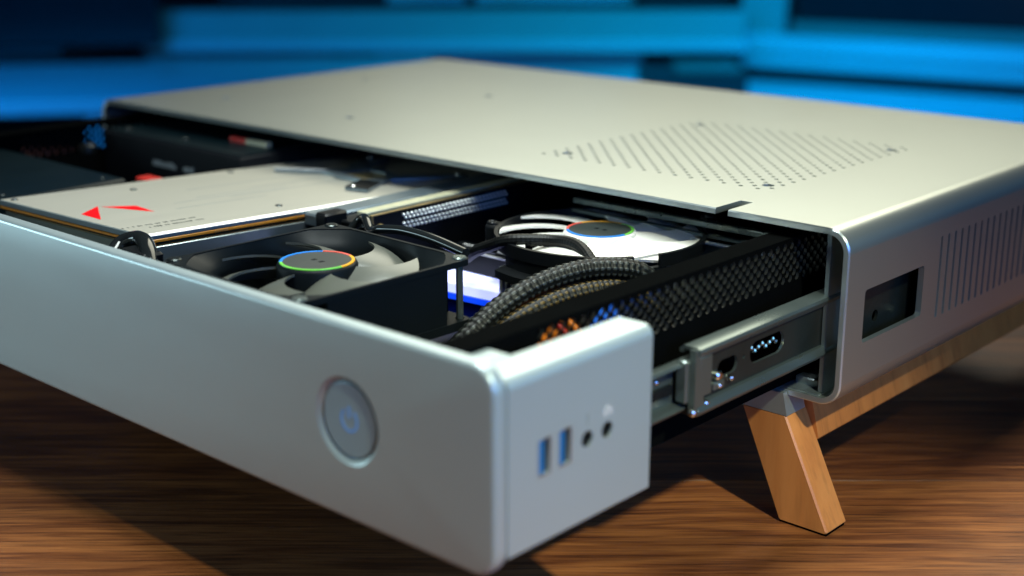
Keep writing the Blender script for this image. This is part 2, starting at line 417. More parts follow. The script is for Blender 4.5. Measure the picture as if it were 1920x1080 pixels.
# ------------------------------------------------------------------ wooden stand
for side in (0, 1):
    st = thing('wooden_stand', ('beech wood trestle leg with grey metal bracket under the right end of the case' if side == 0 else
               'beech wood trestle leg hidden under the far left end of the case'), 'stand', (-25 if side == 0 else -447, 132, DZ))
    def X(x): return x if side == 0 else -W-x
    def leg(ya, yb, nm='leg'):
        # slanted block, splaying outward to the foot; ya is the outer face
        top = [(-38.3, -7.2), (-19.2, -7.2)]; bot = [(-20.7, DZ+1.1), (.3, DZ+1.1)]
        yo, yi = ya, yb; sgn = 1 if yb > ya else -1
        c = .7
        def ring(z, x0, x1, yi_): 
            return [(x0+c, yo, z), (x1-c, yo, z), (x1, yo+sgn*c, z), (x1, yi_-sgn*c, z), (x1-c, yi_, z), (x0+c, yi_, z), (x0, yi_-sgn*c, z), (x0, yo+sgn*c, z)]
        rr = [ring(bot[0][1], bot[0][0]+.5, bot[1][0]-.5, yi), ring(bot[0][1]+.7, bot[0][0], bot[1][0], yi), ring(top[0][1]-.5, top[0][0], top[1][0], yi), ring(top[0][1], top[0][0]+.4, top[1][0]-.4, yi)]
        bb = Bm(); vs = [(X(x), y, z) for r in rr for x, y, z in r]; fs = []
        for k in range(3):
            for i in range(8): fs.append((k*8+i, k*8+(i+1) % 8, (k+1)*8+(i+1) % 8, (k+1)*8+i))
        fs += [tuple(range(8)), tuple(range(24, 32))]
        bb.add(vs, fs)
        o = part(nm, bb, M['beech'], st, ang=20)
        bb = Bm(); vs = [(X(x), y, z) for z in (DZ, DZ+1.1) for x, y in ((bot[0][0]+.6, ya+sgn*.6), (bot[1][0]-.6, ya+sgn*.6), (bot[1][0]-.6, yb-sgn*.6), (bot[0][0]+.6, yb-sgn*.6))]
        bb.add(vs, [(0, 1, 2, 3), (4, 5, 6, 7), (0, 1, 5, 4), (1, 2, 6, 5), (2, 3, 7, 6), (3, 0, 4, 7)])
        part('foot_pad', bb, M['black'], o)
        bb = Bm(); vs = [(X(x), y, z) for y in (ya-sgn*.15, ya+sgn*12) for x, z in ((-38.3, -6.9), (-19.2, -6.9), (-21.2, .9), (-41.5, .9))]
        bb.add(vs, [(0, 1, 2, 3), (7, 6, 5, 4), (0, 4, 5, 1), (1, 5, 6, 2), (2, 6, 7, 3), (3, 7, 4, 0)])
        # keep the plate in front of the shell's rim only as a thin lip
        bb2 = Bm(); ylip = (ya, ya+sgn*2.7)
        vs = [(X(x), y, z) for y in ylip for x, z in ((-38.3, -6.9), (-19.2, -6.9), (-21.2, 1.6), (-41.5, 1.6))]
        bb2.add(vs, [(0, 1, 2, 3), (7, 6, 5, 4), (0, 4, 5, 1), (1, 5, 6, 2), (2, 6, 7, 3), (3, 7, 4, 0)])
        vs = [(X(x), y, z) for y in (ya+sgn*2.7, ya+sgn*13) for x, z in ((-38.3, -6.9), (-19.2, -6.9), (-20.9, -.05), (-41.1, -.05))]
        bb2.add(vs, [(0, 1, 2, 3), (7, 6, 5, 4), (0, 4, 5, 1), (1, 5, 6, 2), (2, 6, 7, 3), (3, 7, 4, 0)])
        part('bracket', bb2, M['rim'], st)
    leg(-3, 11.6); leg(D+3, D-11.6)
    bb = Bm(); vs = [(X(x), y, z) for y in (11.5, D-11.5) for x, z in ((-35.5, -.2), (-18.2, -.2), (-13.6, -18.3), (-14.2, -19.2), (-27.6, -19.2))]
    bb.add(vs, [(0, 1, 2, 3, 4), (9, 8, 7, 6, 5), (0, 5, 6, 1), (1, 6, 7, 2), (2, 7, 8, 3), (3, 8, 9, 4), (4, 9, 5, 0)])
    o = part('rail', bb, M['beech'], st, ang=20)

# ================================================================== DRAWER SLIDE
sl = thing('drawer_slide', 'zinc plated ball bearing slide joining the open drawer to the case', 'drawer slide', (-14, -40, 16))
# outer channel: web, rolled lips
b = Bm()
zc0, zc1 = 16.6, 39.8; ya, yb = -76, 150
oval = [(u, v) for u, v in rrect(-43, -21.5, 25.2, 33.0, 3.8, 5)]
rec = [(u, v) for u, v in rrect(-62.5, -50.5, 25.5, 31.5, 2.9, 5)]
b.sheet([(ya, zc0+3.2), (yb, zc0+3.2), (yb, zc1-3.2), (ya, zc1-3.2)], [oval, rec, circ(-46.7, 29.2, .75, 8)], 1.0, lambda u, v, w_: (-11.4-w_, u, v), mi=1, hmi=0)
for zz, sg in ((zc1, -1), (zc0, 1)):
    pr = [(-11.4, zz+sg*4.2), (-10.2, zz+sg*3.9), (-9.3, zz+sg*2.9), (-8.8, zz+sg*1.5), (-9.2, zz+sg*.5), (-10.4, zz), (-15.5, zz), (-17, zz+sg*1.2), (-17, zz+sg*2.4), (-15.6, zz+sg*2.4), (-15.4, zz+sg*1.2), (-11.6, zz+sg*1.1), (-11.0, zz+sg*1.8), (-11.3, zz+sg*2.9), (-12.2, zz+sg*4.2)]
    n = len(pr); vs = [(x, y, z) for y in (ya, yb) for x, z in pr]
    b.add(vs, [(i, (i+1) % n, n+(i+1) % n, n+i) for i in range(n)]+[tuple(range(n)), tuple(range(2*n-1, n-1, -1))])
outer_m = part('outer_channel', b, [M['steel'], M['web']], sl, ang=30)
b = Bm().tube([(-15.2, -43+2.5*i, 28.5+1.2*sin(i*1.7)) for i in range(1, 3)], .1, 4)
for i in range(9): 
    b2 = Bm(); b2.lathe((-14.6, -40+2.3*i, 28.6+.9*sin(i*2.1)), [(.001, -.9), (.6, -.7), (.9, 0), (.6, .7), (.001, .9)], 8)
    part('bearing_ball', b2, M['chrome'], outer_m)
# retainer with latch at the mouth of the channel
b = Bm().box(-16.4, -11.9, -79, -66, 21, 35.5, ch=.6).box(-12.0, -9.9, -66, -60, 22.6, 25.4, ch=.4)
b.add([(-9.6, -77.5, 17.2), (-9.6, -71.5, 17.4), (-9.6, -75.5, 39.2), (-9.6, -77.5, 39.2), (-12, -77.5, 17.2), (-12, -71.5, 17.4), (-12, -75.5, 39.2), (-12, -77.5, 39.2)],
      [(0, 1, 2, 3), (7, 6, 5, 4), (0, 4, 5, 1), (1, 5, 6, 2), (2, 6, 7, 3), (3, 7, 4, 0)])
part('end_stop', b, M['steel'], sl)
for yy, zz, r in ((-63.5, 27.3, 1.6), (-56, 24.6, .9), (-70, 19.6, 1.2), (-77, 18.2, 1.3), (-62.8, 23.8, .9)):
    b = Bm().disc((-10.2, yy, zz), r, -1.2, .9, 12, 'x', ch=.5); part('rivet', b, M['chrome'], sl)
b = Bm().box(-10.9, -9.9, -74, -67.5, 22.5, 36.0, ch=.3); part('latch', b, M['steel'], sl)
# inner member fixed to the drawer
b = Bm(); zi0, zi1 = 17.8, 34.6; ya, yb = -168, -60
b.box(-19.2, -18.0, ya, yb, zi0+2, zi1-2)
for zz, sg in ((zi1, -1), (zi0, 1)):
    pr = [(-19.2, zz+sg*2.4), (-18.0, zz+sg*2.4), (-14.6, zz+sg*1.8), (-13.6, zz+sg*1.0), (-14.2, zz+sg*.1), (-15.6, zz), (-18.6, zz+sg*.6)]
    n = len(pr); vs = [(x, y, z) for y in (ya, yb) for x, z in pr]
    b.add(vs, [(i, (i+1) % n, n+(i+1) % n, n+i) for i in range(n)]+[tuple(range(n)), tuple(range(2*n-1, n-1, -1))])
part('inner_member', b, M['steel'], sl, ang=30)
b = Bm().box(-18.0, -17.2, -108, -91, 22.8, 30.4, ch=.2); part('label_plate', b, M['bronze'], sl)
b = Bm().box(-18.0, -16.4, -90, -80, 23.6, 27.2, ch=.4); part('slide_clip', b, M['blacks'], sl)
b = Bm().disc((-17.8, -87, 29.4), .9, -.4, .7, 10, 'x', ch=.3); part('rivet', b, M['chrome'], sl)

# ================================================================== DRAWER
dr = thing('hardware_tray', 'pulled out tray of the computer case with silver front plate and black side walls', 'tray', (-236, -120, 2))
PX0, PX1, PZ0, PZ1, PY0, PY1 = -474.5, -2.45, .9, 61.55, -179, -173.2
BC = (-60.4, 32.1)
b = Bm()
loop = rrect(PX0, PX1, PZ0, PZ1, 8.0, 8)
BN = 1.5
fr = rrect(PX0+BN, PX1-BN, PZ0+BN, PZ1-BN, 8.0-BN, 8)
fnp = lambda u, v, w_: (u, PY0+w_, v)
ch = 60
# front face with the button dish cut in it
b.sheet(fr, [circ(*BC, 13.6, 48)], .01, fnp, ends=False)
n = len(loop)
rings = []
for k in range(7):
    t = pi/2*k/6; d = BN*(1-sin(t)); rings.append([(u, PY0+BN*(1-cos(t)), v) for u, v in rrect(PX0+d, PX1-d, PZ0+d, PZ1-d, 8.0-d, 8)])
for k in range(7):
    t = pi/2*k/6; d = 1.8*(1-cos(t)); rings.append([(u, PY1-1.8+1.8*sin(t), v) for u, v in rrect(PX0+d, PX1-d, PZ0+d, PZ1-d, 8.0-d, 8)])
vs = [p for r in rings for p in r]; nr = len(rings)
b.add(vs, [(k*n+i, k*n+(i+1) % n, (k+1)*n+(i+1) % n, (k+1)*n+i) for k in range(nr-1) for i in range(n)]+[tuple((nr-1)*n+i for i in range(n))])
plate = part('front_plate', b, M['plate'], dr, ang=50)
b = Bm().lathe((BC[0], PY0, BC[1]), [(13.6, 0), (13.3, -.15), (11.7, -2.0), (11.5, -2.05), (11.3, -2.05)], 64, 'y')
part('button_surround', b, M['plate'], plate, ang=25)
b = Bm().lathe((BC[0], PY0, BC[1]), [(11.45, -2.05), (11.4, -1.3), (11.1, -1.1), (.001, -1.1)], 64, 'y')
btn = part('power_button', b, M['bdisc'], plate, ang=25)
# power symbol
b = Bm(); r0, r1 = 2.9, 3.8
b.lathe((BC[0], PY0, BC[1]), [(r0, -1.1), (r0, -1.02), (r1, -1.02), (r1, -1.1)], 26, 'y', 0, pi/2+.6, pi/2+2*pi-.6)
b.box(BC[0]-.45, BC[0]+.45, PY0+1.02, PY0+1.1, BC[1]+.6, BC[1]+4.3)
part('power_symbol', b, M['power'], btn)
# corner block with the ports (L-shaped, behind the plate)
BZ0, BZ1, BX = 5.2, 57.2, -2.9
YB = -113.2
def rl(pts, rad):
    out = []; n = len(pts)
    for i, (p, r) in enumerate(zip(pts, rad)):
        p = Vector(p); a = Vector(pts[i-1]); c = Vector(pts[(i+1) % n])
        if r == 0: out.append(tuple(p)); continue
        d1 = (a-p).normalized(); d2 = (c-p).normalized(); q1 = p+d1*r; q2 = p+d2*r
        for k in range(6): t = k/5; out.append(tuple(q1*(1-t)**2+p*2*t*(1-t)+q2*t**2))
    return out
foot = rl([(-32.5, PY1+.01), (BX, PY1+.01), (BX, YB), (-16, YB), (-16, -158.2), (-32.5, -158.2)], [0, 0, 3, 3, 0, 3])
ports = [rrect(-160.8, -156.1, 25.8, 36.3, .5, 2), rrect(-152.2, -147.4, 26.0, 36.5, .5, 2), circ(-140, 30.6, 2.5, 20), circ(-131, 30.8, 2.5, 20)]
b = Bm()
# outer side face carries the port openings: build body a hair inside and a 1.2 mm skin with real holes
body = rl([(-32.5, PY1+.01), (BX-1.2, PY1+.01), (BX-1.2, YB+1.2), (-16, YB+1.2), (-16, -158.2), (-32.5, -158.2)], [0, 0, 0, 0, 0, 3])
b.prism(foot, BZ1-3.0, BZ1, ch=.0)
blk = Bm()
F = 3.4   # top fillet of the outer face
skin_out = [(PY1+.01, BZ0+.8), (YB+3, BZ0+.8), (YB+3, BZ1-F), (PY1+.01, BZ1-F)]
blk.sheet(skin_out, ports, 1.4, lambda u, v, w_: (BX-w_, u, v))
# top: from fillet to the inner edges, with soft edges along the length
prof_top = [(BX+F*cos(t)-F, BZ1-F+F*sin(t)) for t in [pi/2*k/6 for k in range(7)]]
def sweep(prof_pts, ya_, yb_):
    n = len(prof_pts); vs = [(x, y, z) for y in (ya_, yb_) for x, z in prof_pts]
    return vs, [(i, i+1, n+i+1, n+i) for i in range(n-1)]
sec = prof_top+[(-15.4, BZ1), (-16, BZ1-.6), (-16, BZ0)]
vs, fs = sweep(sec, PY1+.01, YB+3); blk.add(vs, fs)
vs, fs = sweep([(BX, BZ0+.8), (BX-.8, BZ0), (-16, BZ0)], PY1+.01, YB+3); blk.add(vs, fs)
# far end rounded in plan
m = 6
full = [(BX, BZ0+.8), (BX, BZ1-F)]+prof_top[1:]+[(-15.4, BZ1), (-16, BZ1-.6), (-16, BZ0), (BX-.8, BZ0)]
ring = []
for k in range(m+1):
    t = pi/2*k/m; yk = YB+3-3+3*sin(t); d = 3*(1-cos(t))
    xm = (BX-16)/2
    ring.append([(x-d*(1 if x > xm else -1)*min(1, abs(x-xm)/3), yk, z-(d*.35 if z > BZ1-1 else 0)) for x, z in full])
nn = len(full); vs = [p for r in ring for p in r]
blk.add(vs, [(k*nn+i, k*nn+(i+1) % nn, (k+1)*nn+(i+1) % nn, (k+1)*nn+i) for k in range(m) for i in range(nn)]+[tuple(m*nn+i for i in range(nn))])
# return behind the plate
ret = rl([(-32.5, PY1+.01), (-15.9, PY1+.01), (-15.9, -158.2), (-32.5, -158.2)], [0, 0, 0, 4])
blk.prism(ret, BZ0, BZ1, ch=.0)
block = part('port_block', blk, M['plate'], dr, ang=40)
b = Bm().box(BX-9, BX-1.6, -162, -128, 24, 38)
part('port_cavity', b, M['hole'], block)
for (y0, y1, z0, z1) in ((-160.7, -158.2, 26.0, 36.1), (-152.1, -149.6, 26.2, 36.3)):
    b = Bm().box(BX-1.59, BX-.35, y0, y1, z0, z1, ch=.1)
    part('usb_tongue', b, M['usb'], block)
    b = Bm(); b.sheet(rrect(y0-.5, y1+2.9, z0-.7, z1+.7, .7, 3), [rrect(y0-.1, y1+2.2, z0-.2, z1+.2, .4, 2)], .12, lambda u, v, w_: (BX+.1-w_, u, v))
    part('usb_rim', b, M['rim'], block)
for yy, zz in ((-140, 30.6), (-131, 30.8)):
    b = Bm().lathe((BX-.3, yy, zz), [(1.6, -1.2), (1.6, -.3), (2.4, -.3), (2.4, -1.2)], 16, 'x'); part('audio_jack', b, M['blacks'], block)
# little printed symbols above the jacks: microphone and headphones
b = Bm().lathe((BX, -130.8, 36.6), [(.9, .02), (.9, .08), (1.5, .08), (1.5, .02)], 14, 'x', 0, 0, pi)
b.box(BX+.02, BX+.1, -132.6, -131.5, 35.3, 36.8).box(BX+.02, BX+.1, -130.2, -129.1, 35.3, 36.8)
part('headphone_symbol', b, M['chamf'], block)
b = Bm().box(BX+.02, BX+.07, -140.6, -139.6, 36.0, 38.2).box(BX+.02, BX+.07, -140.2, -140.0, 35.2, 36.0).box(BX+.02, BX+.07, -140.9, -139.3, 34.9, 35.2)
part('microphone_symbol', b, M['grey'], block)
# tray
b = Bm().box(-456, -25.2, PY1, 150, 3.2, 4.6); part('tray_floor', b, M['black'], dr)
holes = []
for j in range(7):
    for i in range(44):
        u = -136+4.75*i+(2.37 if j % 2 else 0); v = 43.9+2.05*j
        if u < 66: holes.append(circ(u, v, 1.45, 8, pi/8))
b = Bm()
b.sheet([(PY1, 3.2), (150, 3.2), (150, 59), (PY1, 59)], holes, 1.1, lambda u, v, w_: (-24-w_, u, v), hmi=1)
b.box(-34, -25.1, PY1, 150, 57.9, 59).box(-34, -32.9, PY1, 150, 54.5, 57.9)
part('perforated_wall', b, [M['black'], M['cut']], dr, smooth=False)
lh = [circ(-120+4.75*i+(2.37 if j % 2 else 0), 41.9+2.05*j, 1.28, 6, pi/6) for j in range(6) for i in range(13, 38)]
b = Bm(); b.sheet([(PY1, 3.2), (150, 3.2), (150, 57), (PY1, 57)], lh, 1.2, lambda u, v, w_: (-455.7-w_, u, v)); b.box(-455.6, -448, PY1, 150, 55.9, 57)
part('left_wall', b, M['black'], dr, smooth=False)
b = Bm().box(-142, -37, 21, 24.5, 51.0, 53.4, ch=.3).box(-142, -37, 17.4, 20.6, 48.2, 49.4)
part('cross_bar', b, M['steel'], dr)
b = Bm().box(-104, -37, 12.8, 15.0, 46.8, 47.8, ch=.2); part('port_shield_edge', b, M['chamf'], dr)
b = Bm().box(-100, -37, 15.0, 16.4, 20, 46.8); part('port_shield', b, M['steel'], dr)

# ================================================================== GRAPHICS CARD (tilted slightly to the rear)
gc = thing('graphics_card', 'graphics card with brushed silver backplate and red angular print, lying left in the drawer', 'graphics card', (-213.2, -143.1, 55.2), (radians(-2.6), radians(-.65), radians(1.46)))
L_, Wd = 262, 102.6
b = Bm().prism([(-Wd, 0), (-1.0, 0), (-1.0, L_), (-Wd, L_)], -.9, 0)
bp_ = part('backplate', b, M['backp'], gc, True)
b = Bm(); vs = [(x, y, z) for y in (-.6, L_) for x, z in ((-1.0, 0), (.2, -.8), (.2, -1.0), (-1.0, -1.0))]
b.add(vs, [(0, 4, 5, 1), (1, 5, 6, 2), (2, 6, 7, 3), (0, 1, 2, 3), (7, 6, 5, 4)])
part('polished_edge', b, M['chamf'], gc, True)
b = Bm().box(-Wd, .1, -.8, L_, -2.1, -1.0).box(-Wd, -1, -.8, -.1, -1.0, -.2); part('backplate_skirt', b, M['backs'], gc, True)
b = Bm().box(-Wd+1, -.9, .6, L_, -2.4, -2.1); b.box(-Wd+1, -2, 1, L_, -4.7, -3.4); part('black_gap', b, M['blacks'], gc, True)  # black strips filling the gaps above and below the board
b = Bm().box(-Wd+.4, .3, -.7, 98, -3.45, -2.4, ch=.12); b.box(-2, .35, 98, 103, -4.6, -3.2, ch=.3)
o = part('circuit_board', b, M['orange'], gc, True)
for y0 in (32, 74):
    for k in range(6): part('contact', Bm().box(.3, .45, y0+k*1.1, y0+k*1.1+.5, -3.4, -2.5), M['gold'], o, True)
b = Bm().box(-Wd+1, .5, 1.2, L_-60, -4.9, -4.7); part('shroud_lip', b, M['gold'], gc, True)
b = Bm().box(-Wd+1, .7, 1.2, L_-60, -36, -4.9, ch=.4); part('shroud', b, M['shroud'], gc, True)
# red print
def printed(name, pts, m, z=.0):
    bb = Bm(); n = len(pts); bb.add([(x, y, .03+z) for x, y in pts]+[(x, y, .09+z) for x, y in pts], [tuple(range(n)), tuple(range(2*n-1, n-1, -1))]+[(i, (i+1) % n, n+(i+1) % n, n+i) for i in range(n)])
    return part(name, bb, m, gc, True)
LG = lambda x, y: (x+216, y+141)
printed('red_print', [(-51.3, 5.7), (-36.6, 5.1), (-62.0, 20.2)], M['red'])
printed('red_print', [(-59.9, 20.6), (-36.6, 30.0), (-52.5, 32.2)], M['red'])
# tiny printed words in two lines along the edge
b = Bm(); random.seed(3)
for row, (xx, y0, y1) in enumerate(((-15.8, 0.8, 34.6), (-11.0, 9.8, 34.8))):
    y = y0
    while y < y1:
        l = random.uniform(.6, 1.0); hgt = random.choice((1.2, 1.5, 1.5, 1.9))
        b.box(xx-hgt/2, xx+hgt/2, y, y+l*.6, .03, .07)
        if random.random() < .6: b.box(xx-hgt/2, xx-hgt/2+.35, y, y+l, .03, .07)
        y += l+random.choice((.35, .35, .35, 1.6))
o = part('fine_print', b, M['ink'], gc, True); o['kind'] = 'stuff'
# engraved hairlines
b = Bm()
for (xx, y0, y1) in ((-47, 47, 108), (-52, 62, 120), (-44, 74, 140), (-70, 70, 150), (-57, 96, 150), (-36, 40, 88)):
    b.box(xx, xx+.35, y0, y1, .02, .05)
part('hairline', b, M['grey'], gc, True)
for (xx, yy) in ((-97.6, 3.4), (-85.8, 53.8), (-12.8, 75.1), (-96.7, 115.7)):
    part('screw', Bm().disc((xx, yy, 0), 1.6, .0, .5, 12, ch=.3).disc((xx, yy, 0), .7, .5, .52, 6), M['steeld'], gc, True)
# retention cross with bronze window
cr = part('retention_bracket', Bm().sheet(
    [(-84, 132), (-81, 131.5), (-62, 143), (-55, 143), (-48, 139), (-31, 139.5), (-22, 121), (-10, 123.5), (-20, 141), (-24, 152), (-12, 176), (-6, 186), (-12, 190), (-22, 180), (-34, 164), (-48, 170), (-62, 172), (-72, 197), (-84, 194), (-70, 168), (-62, 160), (-66, 151), (-85, 135.5)],
    [[(-54, 148), (-32, 142), (-28, 152), (-38, 162), (-52, 164)]], 1.3, lambda u, v, w_: (u, v, 1.6-w_)), M['backs'], gc, True)
part('bronze_window', Bm().prism([(-55, 147), (-31, 141), (-27, 152), (-37, 163), (-53, 165)], .1, .9), M['bronze'], cr, True)
part('arm_highlight', Bm().prism([(-85.5, 133.0), (-82.5, 130.8), (-62.5, 146.4), (-64.5, 149.4)], 1.62, 1.8), M['chamf'], cr, True)  # pale strip stands in for light reflected off the bracket arm
part('bracket_tab', Bm().prism([(-31, 139.5), (-22, 121), (-10, 123.5), (-20, 141)], 1.65, 2.1), M['blacks'], cr, True)
for x_, y_ in ((-20, 124), (-11, 184), (-80, 192)):
    part('spring_screw', Bm().disc((x_, y_, 1.6), 1.5, 0, .8, 12, ch=.4), M['chrome'], cr, True)

# black cable bow over the front edge beside the card
def cable(name, pts, r, m, label, cat='cable', group=None, k=12, n=12):
    P = catmull(pts, k); o0 = Vector(pts[0]); bb = Bm(); bb.tube([p-o0 for p in P], r, n)
    o = finish(name, bb, m); o.location = o0*S
    return tagm(o, label, cat, group)
cable('looped_cable', [(-205, -168, 40), (-207, -163, 49), (-210, -155, 54.5), (-203, -152, 56.8), (-192, -156, 55.5), (-183, -162, 50), (-180, -166, 40)], 3.3, M['gloss'],
      'glossy black cable arched over the front plate lip at the corner of the graphics card')
cable('looped_cable', [(-202, -168, 40), (-202, -166, 50), (-198, -163, 54), (-190, -164, 54), (-184, -167, 48), (-183, -169, 36)], 2.0, M['gloss'],
      'thinner black cable arch in front of the larger loop at the graphics card corner')
b = Bm().prism(rl([(-203, -170), (-186, -170), (-186, -161), (-203, -161)], [2, 2, 2, 2]), 34, 51, ch=1.0)
cl = finish('cable_clamp', Bm().prism(rl([(-8, -4.5), (8, -4.5), (8, 4.5), (-8, 4.5)], [2, 2, 2, 2]), 0, 17, ch=1.0), M['blacks']); cl.location = Vector((-193, -158, 39))*S
tagm(cl, 'black plastic clamp holding the cables between graphics card and front plate', 'clamp')

# ================================================================== FANS
def blade_mesh(r0, r1, z0, z1, sweep_, width, n=8, lean=0.0):
    """one curved blade about the z axis"""
    bb = Bm(); vs = []; m = 6
    for s_ in (0, 1):
        for i in range(n+1):
            t = i/n; r = r0+(r1-r0)*t
            for j in range(m+1):
                u = j/m-.5
                a = sweep_*t*t+u*width*(1-.12*t)
                z = z0+(z1-z0)*(.5-u*.95)+lean*t - s_*.9 + .8*cos(u*pi)
                vs.append((r*cos(a), r*sin(a), z))
    q = (n+1)*(m+1)
    for s_ in (0, 1):
        for i in range(n):
            for j in range(m):
                a = s_*q+i*(m+1)+j; f = (a, a+1, a+m+2, a+m+1); bb.f.append(f if s_ == 0 else f[::-1]); bb.mi.append(0)
    def rim(idx):
        for a, b2 in zip(idx[:-1], idx[1:]): bb.f.append((a, b2, b2+q, a+q)); bb.mi.append(0)
    rim([j for j in range(m+1)]); rim([n*(m+1)+j for j in range(m+1)])
    rim([i*(m+1) for i in range(n+1)]); rim([i*(m+1)+m for i in range(n+1)])
    bb.v = vs; return bb

def hub(parent, r, z, segs, capm, cx=0, cy=0, hubm=None, h=9):
    part('hub', Bm().lathe((0, 0, 0), [(r, z-h), (r, z-1.2), (r-.5, z-.4), (r-1.4, z), (.001, z)], 40), hubm, parent, True, ang=50)
    part('hub_sticker', Bm().disc((0, 0, 0), r-2.2, z, z+.12, 40), capm, parent, True)
    for a0, a1, m in segs:
        part('colour_ring', Bm().lathe((0, 0, 0), [(r-2.3, z+.02), (r-2.2, z+.3), (r-1.2, z+.3), (r-1.1, z+.02)], 18, 'z', 0, radians(a0), radians(a1)), m, parent, True)
    for xx in (-2.4, 1.6):
        part('hub_mark', Bm().box(xx, xx+1.5, -.9, .9, z+.12, z+.2), M['pcb'], parent, True)

# front case fan
HS = 38.0; cfz = 56.0
cf = thing('case_fan', 'square black case fan behind the front plate, dark grey blades and a four-colour hub ring', 'fan', (-136.5, -124.5, cfz), (0, 0, radians(-1.5)))
corner = [(-HS+4.2, -HS+4.2), (HS-4.2, -HS+4.2), (HS-4.2, HS-4.2), (-HS+4.2, HS-4.2)]
def flare(rc, hs, n=72):
    out = []
    for k in range(n):
        t = 2*pi*k/n; r = min(rc, hs/max(abs(cos(t)), abs(sin(t)))); out.append((r*cos(t), r*sin(t)))
    return out
f_in = flare(44.5, HS-1.3)
def flange(zt, t):
    bb = Bm(); bb.sheet(rrect(-HS, HS, -HS, HS, 3.2, 5), [f_in]+[circ(x, y, 1.7, 12) for x, y in corner], t, lambda u, v, w_: (u, v, zt-w_)); return bb
corner = [(x*1.03, y*1.03) for x, y in corner]
b = flange(0, 2.2); part('top_flange', b, M['fanframe'], cf, True)
b = flange(-21.8, 3.2); part('bottom_flange', b, M['fanframe'], cf, True)
b = Bm(); rings = [[(x, y, -.4) for x, y in f_in]]
for k in range(1, 6):
    q = k/5; qq = 1-(1-q)**2
    rings.append([(x*(1-qq)+36.2*cos(2*pi*i/72)*qq, y*(1-qq)+36.2*sin(2*pi*i/72)*qq, -.4-8*q) for i, (x, y) in enumerate(f_in)])
rings.append([(36.2*cos(2*pi*i/72), 36.2*sin(2*pi*i/72), -23) for i in range(72)])
rings.append([(37.2*cos(2*pi*i/72), 37.2*sin(2*pi*i/72), -23) for i in range(72)])
rings.append([(37.2*cos(2*pi*i/72), 37.2*sin(2*pi*i/72), -9) for i in range(72)])
b.add([p for r in rings for p in r], [(k*72+i, k*72+(i+1) % 72, (k+1)*72+(i+1) % 72, (k+1)*72+i) for k in range(len(rings)-1) for i in range(72)])
part('duct', b, M['fanframe'], cf, True, ang=50)
b = Bm()
for a in range(4):
    Mx = Matrix.Rotation(a*pi/2, 3, 'Z')
    bb = Bm().box(-HS+12, HS-12, -HS+.4, -HS+1.4, -21.8, -2.2)
    b.add([tuple(Mx @ Vector(v)) for v in bb.v], bb.f)
part('side_web', b, M['fanframe'], cf, True)
for x, y in corner:
    part('bolt', Bm().disc((x, y, 0), 1.3, -24, -.2, 10).disc((x, y, 0), 2.6, -.2, .7, 14, ch=.4).disc((x, y, 0), 1.0, .7, .74, 6), M['steel'] if x > 0 else M['steeld'], cf, True)
for k in range(7):
    a = radians(189+51.43*k); a2 = a+.10; r2 = 36.8; bb = Bm(); c_, s_ = cos(a), sin(a)
    pts = [(12*c_-1.1*s_*sg, 12*s_+1.1*c_*sg) for sg in (-1, 1)]; pts2 = [(r2*cos(a2)-1.1*s_*sg, r2*sin(a2)+1.1*c_*sg) for sg in (1, -1)]
    vs = [(x, y, z) for z in (-23, -20) for x, y in pts+pts2]
    bb.add(vs, [(0, 1, 2, 3), (7, 6, 5, 4), (0, 1, 5, 4), (1, 2, 6, 5), (2, 3, 7, 6), (3, 0, 4, 7)])
    part('strut', bb, M['fanframe'], cf, True)
bm_ = blade_mesh(13.4, 35.2, -1.6, -8.6, .50, .70)
b0 = part('blade', bm_, M['fanblade'], cf, True, ang=60)
for k in range(7):
    if k: inst(b0, cf, (0, 0, 0), (0, 0, 2*pi*k/7+.2))
    else: b0.rotation_euler = (0, 0, .2)
hub(cf, 14.2, -.6, ((132, 235, M['rblue']), (75, 132, M['rred']), (2, 75, M['rorange']), (235, 362, M['rgreen'])), M['hub'], hubm=M['fanframe'], h=20)
part('warning_label', Bm().box(HS-1.3, HS-.9, -8, 10, -17, -8), M['tealbox'], cf, True)

# cooler fan
kz = 50.0
kf = thing('cooler_fan', 'white bladed processor cooler fan with black hub sticker and colour ring, partly under the case', 'fan', (-106.2, -5.3, kz))
b = Bm()
b.lathe((0, 0, 0), [(40.4, -.6), (40.4, -5.5), (42.0, -5.5), (42.0, -.6), (40.4, -.6)], 64, 'z', 0, radians(-19), radians(326))
b.add([(r*cos(radians(a)), r*sin(radians(a)), z) for a in (-19, 326) for r, z in ((40.4, -.6), (40.4, -5.5), (42.0, -5.5), (42.0, -.6))], [(0, 1, 2, 3), (7, 6, 5, 4)])
b.lathe((0, 0, 0), [(39, -5.5), (39, -14), (46, -14), (46, -11), (41.5, -10), (41.5, -5.5), (39, -5.5)], 24, 'z', 0, radians(248), radians(345))
frm = part('fan_frame', b, M['blacks'], kf, True)
for a in (48, 135, 207):
    Mx = Matrix.Rotation(radians(a), 3, 'Z')
    bb = Bm(); q = Bm().prism(rl([(41.5, -5), (47, -3.5), (47, 3.5), (41.5, 5)], [0, 3, 3, 0]), -12, 4.0 if a == 48 else -.5, ch=.6)
    bb.add([tuple(Mx @ Vector(v)) for v in q.v], q.f)
    q = Bm().lathe((44.3, 0, -.6 if a != 48 else 3.9), [(2.3, 0), (2.3, .9), (1.7, 1.3), (1.1, .9), (1.1, -.5), (.001, -.5)], 16)
    bb.add([tuple(Mx @ Vector(v)) for v in q.v], q.f)
    part('corner_lug', bb, M['blacks'], kf, True)
b0 = part('blade', blade_mesh(13.6, 39.8, -.6, -4.2, .50, .70), M['white'], kf, True, ang=60)
b0.rotation_euler = (0, 0, .3)
for k in range(1, 9): inst(b0, kf, (0, 0, 0), (0, 0, 2*pi*k/9+.3))
